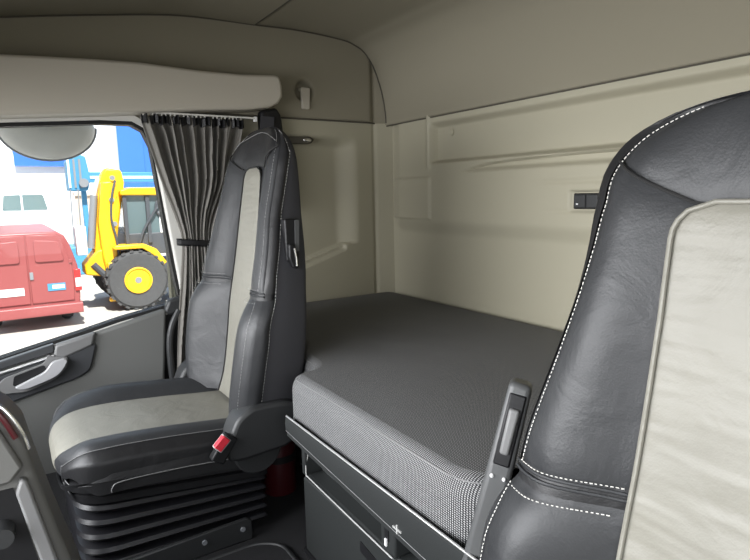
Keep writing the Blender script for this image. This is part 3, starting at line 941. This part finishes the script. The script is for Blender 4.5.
# ------------------------------------------------------------------ dashboard end at the lower left
db = thing('dashboard', 'grey end of the dashboard with a bright curved trim in the lower left corner', 'dashboard', (0, 1.6, 0))
dl = rounded([(1.420, .606), (1.396, .588), (1.379, .560), (1.371, .515), (1.354, .430), (1.328, .32), (1.28, 0), (1.9, 0), (1.9, .61), (1.46, .61)], [.01, .01, .01, .01, .01, .02, 0, 0, .02, .02], 4)
part('body', prism(dl, 'x', -.115, .02), M['dash'], db, bevel=.008, seg=3)
part('side_panel', prism([(1.402, .582), (1.383, .532), (1.398, .515), (1.60, .51), (1.60, .60), (1.42, .596)], 'x', -.127, -.11), M['dash'], db, bevel=.004)
part('edge_band', prism([(1.388, .517), (1.381, .515), (1.357, .39), (1.33, .28), (1.350, .28), (1.376, .40), (1.394, .50)], 'x', -.128, -.11), M['grey'], db, bevel=.003)
part('recess', prism([(1.396, .505), (1.378, .395), (1.352, .28), (1.60, .28), (1.60, .505)], 'x', -.117, -.113), M['black'], db)
part('knob', lathe([(-.140, .001), (-.140, .012), (-.122, .014), (-.116, .014), (-.116, .001)], 20, 'x', (0, 1.412, .455)), M['plas'], db)
part('trim_loop', tube(smooth_path([(-.125, 1.43, .634), (-.128, 1.402, .616), (-.130, 1.390, .600), (-.131, 1.380, .576), (-.128, 1.376, .555)], 8), .0026, 10), M['chrome'], db, 'bright chrome curved trim')
part('trim_inner', tube(smooth_path([(-.119, 1.43, .626), (-.122, 1.407, .610), (-.124, 1.396, .594), (-.124, 1.387, .570)], 8), .0035, 10), M['dred'], db)
part('front_body', prism(rounded([(1.70, 0), (1.98, 0), (1.98, .40), (1.90, .415), (1.72, .38)], [0, 0, .03, .05, .05], 4), 'x', XL + .02, XW - .06), M['dash'], db, bevel=.01)

# ------------------------------------------------------------------ outside
GZ = -1.5
bm = grid([[(x, y, GZ) for y in (-40, -10, 10, 40)] for x in (1.6, 6, 12, 30, 70)])
g = struct(finish('ground', bm, M['ground'], recalc=False))
for p in g.data.polygons: pass

# kerb mirror above the door window
km = thing('kerb_mirror', 'grey rounded kerb mirror hanging outside above the side window', 'mirror', (1.38, 1.215, 1.08))
bm = bmesh.new()
bmesh.ops.create_uvsphere(bm, u_segments=32, v_segments=20, radius=1)
for v in bm.verts:
    zz = v.co.z
    v.co = Vector((1.40 + v.co.x * .07, 1.222 + v.co.y * .150, 1.105 + (zz * .113 if zz < 0 else zz * .03)))
part('housing', bm, M['mirror_shell'], km)
part('bracket', box(1.16, 1.40, 1.20, 1.24, 1.12, 1.14), M['rubber'], km, bevel=.004)
part('rim', tube([(1.40, 1.222 + .152 * math.cos(a), 1.105 - .115 * max(0, math.sin(a))) for a in [PI * k / 24 for k in range(25)]], .004, 6), M['mgrey'], km)

def wheel(name, c, r, w, rim, parent, axis='x', knobs=0, rimr=.55):
    root_off = c
    bm = bmesh.new()
    add_lathe(bm, [(-w/2 + .02, r*rimr), (-w/2, r*.70), (-w/2, r*.88), (-w/2 + .05, r*.97), (w/2 - .05, r*.97), (w/2, r*.88), (w/2, r*.70), (w/2 - .02, r*rimr)], 40, axis, c)
    if knobs:
        for k in range(knobs):
            a = 2*PI*k/knobs
            for s in (-1, 1):
                b2 = bmesh.new(); add_box(b2, -.02 if s > 0 else -w/2, w/2 if s > 0 else .02, -.035, .035, r*.93, r*1.0)
                for v in b2.verts:
                    y = v.co.y + s * v.co.x * .25; z = v.co.z
                    q = Vector((v.co.x, y*math.cos(a + s*.06) - z*math.sin(a + s*.06), y*math.sin(a + s*.06) + z*math.cos(a + s*.06)))
                    v.co = q + Vector(c)
                me = bpy.data.meshes.new('t'); b2.to_mesh(me); bm.from_mesh(me); bpy.data.meshes.remove(me); b2.free()
    t = part(name, bm, M['tyre'], parent)
    bm = bmesh.new()
    add_lathe(bm, [(-w/2 + .01, .01), (-w/2 + .01, r*.16), (-w/2 + .012, r*.22), (-w/2 + .012, r*(rimr-.08)), (-w/2 - .02, r*(rimr-.04)), (-w/2 - .012, r*rimr), (w/2 - .01, r*rimr), (w/2 - .1, r*.4), (w/2 - .1, .01)], 32, axis, c)
    part('rim', bm, rim, t)
    bm = lathe([(-w/2 - .0, .01), (-w/2 - .0, r*.10), (-w/2 + .06, r*.14), (-w/2 + .12, r*.14), (-w/2 + .12, .01)], 16, axis, c)
    part('hub', bm, M['mgrey'], t)
    return t

# red van, rear doors towards us
vn = thing('red_van', 'dull red panel van seen from behind outside the side window', 'van', (11, .98, GZ))
def van_sec(z):   # half width of the body by height
    return interp([(-1.15, .80), (-.7, .84), (-.3, .82), (.1, .72), (.28, .64), (.36, .52)], z)
sec = [(1.0 + van_sec(z), z) for z in (-1.15, -.9, -.6, -.3, -.1, .1, .2, .28, .33, .36)]
sec = sec + [(2.0 - y, z) for y, z in sec[::-1]]
VAN0 = len(bpy.data.objects)
part('body', prism(sec, 'x', 11.0, 15.6), M['vred'], vn, bevel=.03, seg=2)
for s in (1, -1):
    dpn = []
    for z in (-.98, -.6, -.3, -.1, .1, .2, .27, .31): dpn.append((1.0 + s * (van_sec(z) - .10), z))
    dpn += [(1.0 + s * .012, .31), (1.0 + s * .012, -.98)]
    rdr = part('rear_door', prism(dpn, 'x', 10.975, 11.01), M['vred'], vn, bevel=.012)
    wpn = rounded([(1 + s*.12, -.20), (1 + s*(.60), -.20), (1 + s*(.53), .18), (1 + s*.12, .22)], .06)
    part('pressed_panel', prism(wpn, 'x', 10.945, 10.98), M['vred'], rdr, bevel=.010)
    part('hinge', box(10.955, 10.99, 1 + s*.70 - .03, 1 + s*.70 + .03, -.25, -.18), M['vred'], rdr, bevel=.005)
    tl = part('tail_light', box(10.96, 11.02, 1 + s*.80 - .055, 1 + s*.80 + .055, -.80, -.38), M['tail'], vn, bevel=.01)
    part('reversing_lens', box(10.955, 10.965, 1 + s*.80 - .045, 1 + s*.80 + .045, -.72, -.55), M['white'], tl)
part('door_latch', box(10.95, 10.985, .93, .99, -.52, -.38), M['mgrey'], vn, bevel=.005)
part('licence_plate', box(10.962, 10.978, 1.10, 1.60, -.80, -.66), M['white'], vn, 'blank white licence plate')
part('door_sticker', box(10.962, 10.977, .42, .72, -.76, -.62), M['lblue'], vn, 'small blue and white sticker')
part('door_sticker', box(10.959, 10.964, .44, .64, -.72, -.65), M['white'], vn)
part('rear_bumper', prism(rounded([(10.86, -1.22), (11.1, -1.22), (11.1, -1.02), (10.86, -1.02)], .03), 'y', .16, 1.84), M['vred'], vn, bevel=.01)
for cx_, cy_ in ((11.9, .38), (11.9, 1.62), (14.8, .38), (14.8, 1.62)):
    wheel('wheel', (cx_, cy_, GZ + .33), .33, .2, M['mgrey'], vn, 'y')

vn.location.y += .14; vn.scale = (1, .97, .965)
# white bonneted truck behind the van
tr = thing('white_truck', 'white bonneted truck standing behind the red van', 'truck', (26, .7, GZ))
part('cab', prism(rounded([(-.10, 1.32), (1.62, 1.32), (1.75, .30), (-.25, .30)], [.15, .15, .05, .05]), 'x', 26.0, 28.2), M['vwhite'], tr, bevel=.06)
part('windscreen', prism(rounded([(.05, 1.12), (1.40, 1.12), (1.50, .50), (-.08, .50)], .08), 'x', 25.95, 26.02), M['glassl'], tr, bevel=.01)
part('screen_pillar', box(25.93, 26.0, .78, .84, .50, 1.12), M['vwhite'], tr)
part('hood', prism(rounded([(.0, .36), (1.6, .36), (2.2, -.1), (2.2, -1.0), (-.95, -1.0), (-.98, -.70), (-.55, .05)], [.2, .2, .2, .05, .05, .1, .3]), 'x', 24.2, 26.4), M['vwhite'], tr, bevel=.08, seg=3)
part('grille', box(24.12, 24.22, .2, 1.3, -.75, -.25), M['dgrey'], tr, bevel=.03)
part('mirror', box(25.8, 25.9, 1.72, 1.92, .4, 1.05), M['dgrey'], tr, bevel=.03)
for cy_ in (-.7, 2.0): wheel('wheel', (25.2, cy_, GZ + .5), .5, .3, M['mgrey'], tr, 'y')
part('rear_box', box(28.3, 33.0, -.4, 1.9, -.7, 1.5), M['vwhite'], tr, bevel=.04)

# yellow backhoe loader
jb = thing('backhoe_loader', 'yellow backhoe loader parked to the right of the red van', 'excavator', (12.5, -1.2, GZ))
wheel('rear_wheel', (12.1, -.86, GZ + .64), .64, .45, M['yel'], jb, 'x', 22, .44)
wheel('rear_wheel', (13.9, -.86, GZ + .64), .64, .45, M['yel'], jb, 'x', 22, .44)
wheel('front_wheel', (12.1, -3.0, GZ + .48), .48, .35, M['yel'], jb, 'x', 18, .44)
wheel('front_wheel', (13.9, -3.0, GZ + .48), .48, .35, M['yel'], jb, 'x', 18, .44)
part('chassis', box(12.3, 13.7, -3.4, -.35, GZ + .45, GZ + .95), M['dgrey'], jb, bevel=.03)
# boom, raised upright
boom = [(-.10, -.30), (-.16, .35), (-.30, 1.05), (-.40, 1.40), (-.48, 1.52), (-.78, 1.47), (-.82, 1.20), (-.72, .70), (-.60, .1), (-.56, -.35)]
part('boom', prism(boom, 'x', 12.35, 12.75), M['yel'], jb, bevel=.04)
dip = [(-.34, 1.22), (-.62, 1.24), (-.56, .40), (-.54, -.10), (-.52, -1.10), (-.36, -1.12), (-.24, -.30), (-.22, .40)]
part('dipper_arm', prism(dip, 'x', 12.1, 12.36), M['yel'], jb, bevel=.03)
for p in [(-.55, 1.30), (-.50, .85), (-.52, .35), (-.50, -.15), (-.52, -.60)]:
    part('pin', lathe([(12.06, .01), (12.06, .05), (12.12, .05), (12.12, .01)], 14, 'x', (0, p[0], p[1])), M['mgrey'], jb)
part('hydraulic_hose', tube(smooth_path([(12.08, -.60, 1.25), (12.04, -.50, .9), (12.05, -.46, .45), (12.04, -.52, .05), (12.08, -.55, -.4)], 6), .022, 8), M['dgrey'], jb)
part('hydraulic_ram', tube([(12.3, -.20, .95), (12.3, -.05, -.15)], .075, 12), M['mgrey'], jb)
part('ram_rod', tube([(12.3, -.20, .95), (12.3, -.30, 1.3)], .04, 10), M['white'], jb)
part('kingpost', prism([(.10, -.50), (-.15, -.20), (-.60, -.10), (-.62, -.5), (-.2, -.75), (.1, -.7)], 'x', 12.2, 12.9), M['yel'], jb, bevel=.03)
part('stabiliser', prism([(-.30, -.45), (-.52, -.45), (-.50, -1.15), (-.66, -1.28), (-.28, -1.28), (-.34, -1.12)], 'x', 12.0, 12.2), M['yel'], jb, bevel=.02)
part('bucket_link', tube([(12.2, -.05, -.48), (12.2, -.25, -.72), (12.2, -.42, -.75)], .07, 8), M['dgrey'], jb)
part('control_box', box(12.2, 12.5, .02, .22, -.28, .32), M['white'], jb, bevel=.02)
# cab
part('cab_roof', prism(rounded([(-.68, .94), (-2.3, .92), (-2.3, 1.04), (-2.0, 1.10), (-.85, 1.10), (-.68, 1.04)], .03), 'x', 12.1, 13.7), M['yel'], jb, bevel=.03)
part('cab_glass', box(12.22, 13.6, -2.2, -.78, .10, .94), M['glassd'], jb)
part('cab_lower', box(12.2, 13.62, -2.25, -.74, -.35, .12), M['dgrey'], jb, bevel=.02)
for yy in (-.76, -1.22, -2.22):
    part('cab_post', box(12.15, 12.24, yy - .04, yy + .04, -.1, .95), M['dgrey'], jb, bevel=.01)
part('cab_seat', box(12.18, 12.24, -1.75, -1.45, .1, .62), M['pale'], jb, bevel=.05)
part('steering_wheel', tube([(12.19, -1.55 + .16*math.cos(a), .66 + .20*math.sin(a)) for a in [2*PI*k/24 for k in range(24)]], .028, 8, True), M['dgrey'], jb)
part('mudguard', prism([(-.42, -.16), (-.46, -.10), (-1.05, -.10), (-1.28, -.22), (-1.48, -.52), (-1.40, -.58), (-1.20, -.34), (-1.0, -.19), (-.46, -.19)], 'x', 11.9, 12.4), M['yel'], jb, bevel=.02)
part('bonnet', box(12.5, 13.5, -4.1, -2.3, -.5, .15), M['yel'], jb, bevel=.05)
part('loader_arm', prism([(-1.9, -.2), (-4.4, -.9), (-4.4, -1.15), (-1.9, -.5)], 'x', 12.15, 12.35), M['yel'], jb, bevel=.03)
part('step', box(11.95, 12.3, -1.9, -1.6, -1.0, -.9), M['white'], jb)
part('wiper', tube(smooth_path([(12.14, -.95, -.25), (12.12, -1.1, .2), (12.12, -1.45, .75)], 5), .025, 6), M['dgrey'], jb)

# buildings and the crane behind
def slab(name, label, cat, x, y0, y1, z0, z1, mat, ribs=0, depth=6):
    t = thing(name, label, cat, (x, (y0 + y1) / 2, GZ))
    part('wall', box(x, x + depth, y0, y1, z0, z1), mat, t, smooth=False)
    part('cornice', box(x - .1, x + depth + .1, y0 - .05, y1 + .05, z1, z1 + .15), mat, t, smooth=False)
    for k in range(ribs):
        y = y0 + (y1 - y0) * (k + .5) / ribs
        part('panel_joint', box(x - .03, x, y - .025, y + .025, z0, z1), mat, t, smooth=False)
    return t
bb = thing('blue_building', 'tall deep blue clad building behind the yellow machine', 'building', (28, -8, GZ))
part('wall', prism([(28, -14), (28, -3.25), (34, -4.6), (34, -14)], 'z', 1.2, 7.5), M['blue'], bb, smooth=False)
part('lower_wall', prism([(28.05, -14), (28.05, -3.35), (34, -4.7), (34, -14)], 'z', GZ, 1.2), M['tan'], bb, smooth=False)
for k in range(8): part('panel_joint', box(27.97, 28, -4.4 - k * 1.2 - .02, -4.4 - k * 1.2 + .02, 1.2, 7.5), M['blue'], bb, smooth=False)
slab('pale_building', 'tall white building behind the light blue crane', 'building', 36, -4.4, 1.6, GZ, 9, M['pale'], 4)
slab('tan_fence', 'tan boarded fence along the far side of the yard', 'fence', 27.0, -3.3, -1.2, GZ, 1.05, M['tan'], 9, .2)
sg_ = slab('blue_billboard', 'blue strip sign on the white building under the kerb mirror', 'sign', 35.7, -2.2, .75, 2.75, 3.9, M['blue'], 0, .15)
cn = thing('crane', 'light blue crane with a horizontal jib in front of the white building', 'crane', (20, -.6, GZ))
part('mast', box(19.9, 20.15, -.90, -.75, GZ, 2.10), M['lblue'], cn, bevel=.03)
part('head', prism(rounded([(-.36, 1.15), (-.92, 1.15), (-1.02, 1.55), (-.92, 2.25), (-.62, 2.32), (-.36, 2.1)], .08), 'x', 19.6, 20.4), M['lblue'], cn, bevel=.03)
part('jib', box(19.85, 20.15, -3.2, -.8, 1.42, 1.76), M['lblue'], cn, bevel=.02)
for k in range(3):
    part('head_rib', box(19.56, 19.6, -.44 - k * .16, -.38 - k * .16, 1.25, 2.15), M['white'] if k == 0 else M['mgrey'], cn, smooth=False)
part('winch_drum', lathe([(19.45, .02), (19.45, .14), (19.6, .14), (19.6, .02)], 20, 'x', (0, -.80, 1.40)), M['mgrey'], cn)
part('jib_band', box(19.83, 20.17, -3.2, -1.0, 1.55, 1.63), M['white'], cn)
part('base', box(19.2, 20.8, -1.6, .3, GZ, GZ + .9), M['lblue'], cn, bevel=.04)
for yy in (-.40, -.62):
    part('hoist_rope', tube([(19.55, yy, 1.2), (19.55, yy + .05, -1.0)], .02, 6), M['mgrey'], cn)

# ------------------------------------------------------------------ light
w = bpy.data.worlds.new('sky'); S.world = w; w.use_nodes = True
nt = w.node_tree; bg = nt.nodes['Background']
tc = nt.nodes.new('ShaderNodeTexCoord'); sep = nt.nodes.new('ShaderNodeSeparateXYZ')
nt.links.new(tc.outputs['Generated'], sep.inputs[0])
rp = nt.nodes.new('ShaderNodeValToRGB')
rp.color_ramp.elements[0].position = .5; rp.color_ramp.elements[0].color = (1, 1, .98, 1)
rp.color_ramp.elements[1].position = .8; rp.color_ramp.elements[1].color = (.62, .78, 1, 1)
mrz = nt.nodes.new('ShaderNodeMapRange'); mrz.inputs['From Min'].default_value = -1
nt.links.new(sep.outputs['Z'], mrz.inputs['Value']); nt.links.new(mrz.outputs[0], rp.inputs[0])
e_ = rp.color_ramp.elements.new(.47); e_.color = (.20, .19, .17, 1); nt.links.new(rp.outputs[0], bg.inputs['Color'])
bg.inputs['Strength'].default_value = .9
sun = bpy.data.lights.new('sun', 'SUN'); sun.energy = 8; sun.angle = .02; sun.color = (1, .96, .9)
so = bpy.data.objects.new('sun', sun); COL.objects.link(so)
so.rotation_euler = Vector((.75, -.05, -.95)).to_track_quat('-Z', 'Y').to_euler()   # from behind the cab, lighting what faces us outside

def window_light(name, loc, size, rot, e, col=(1, 1, 1)):
    l = bpy.data.lights.new(name, 'AREA'); l.spread = math.radians(130); l.shape = 'RECTANGLE'; l.size, l.size_y = size; l.energy = e; l.color = col
    o = bpy.data.objects.new(name, l); COL.objects.link(o); o.location = loc; o.rotation_euler = rot
    return o
# daylight through the windscreen and the driver's window
window_light('windscreen_daylight', (-.05, 2.20, .80), (2.1, .75), (PI/2, 0, 0) , 34, (.97, .98, 1)).rotation_euler = Vector((0, -1, -.60)).to_track_quat('-Z', 'Y').to_euler()
window_light('driver_window_daylight', (XL - .10, 1.40, .78), (.8, .65), (0, 0, 0), 2.4, (.97, .98, 1)).rotation_euler = Vector((1, -.35, -.35)).to_track_quat('-Z', 'Y').to_euler()

S.view_settings.view_transform = 'Standard'; S.view_settings.look = 'None'
S.view_settings.exposure = .47; S.view_settings.gamma = 1; S.view_settings.use_curve_mapping = False
S.cycles.max_bounces = 10; S.cycles.diffuse_bounces = 6; S.cycles.transparent_max_bounces = 12
S.cycles.use_denoising = True
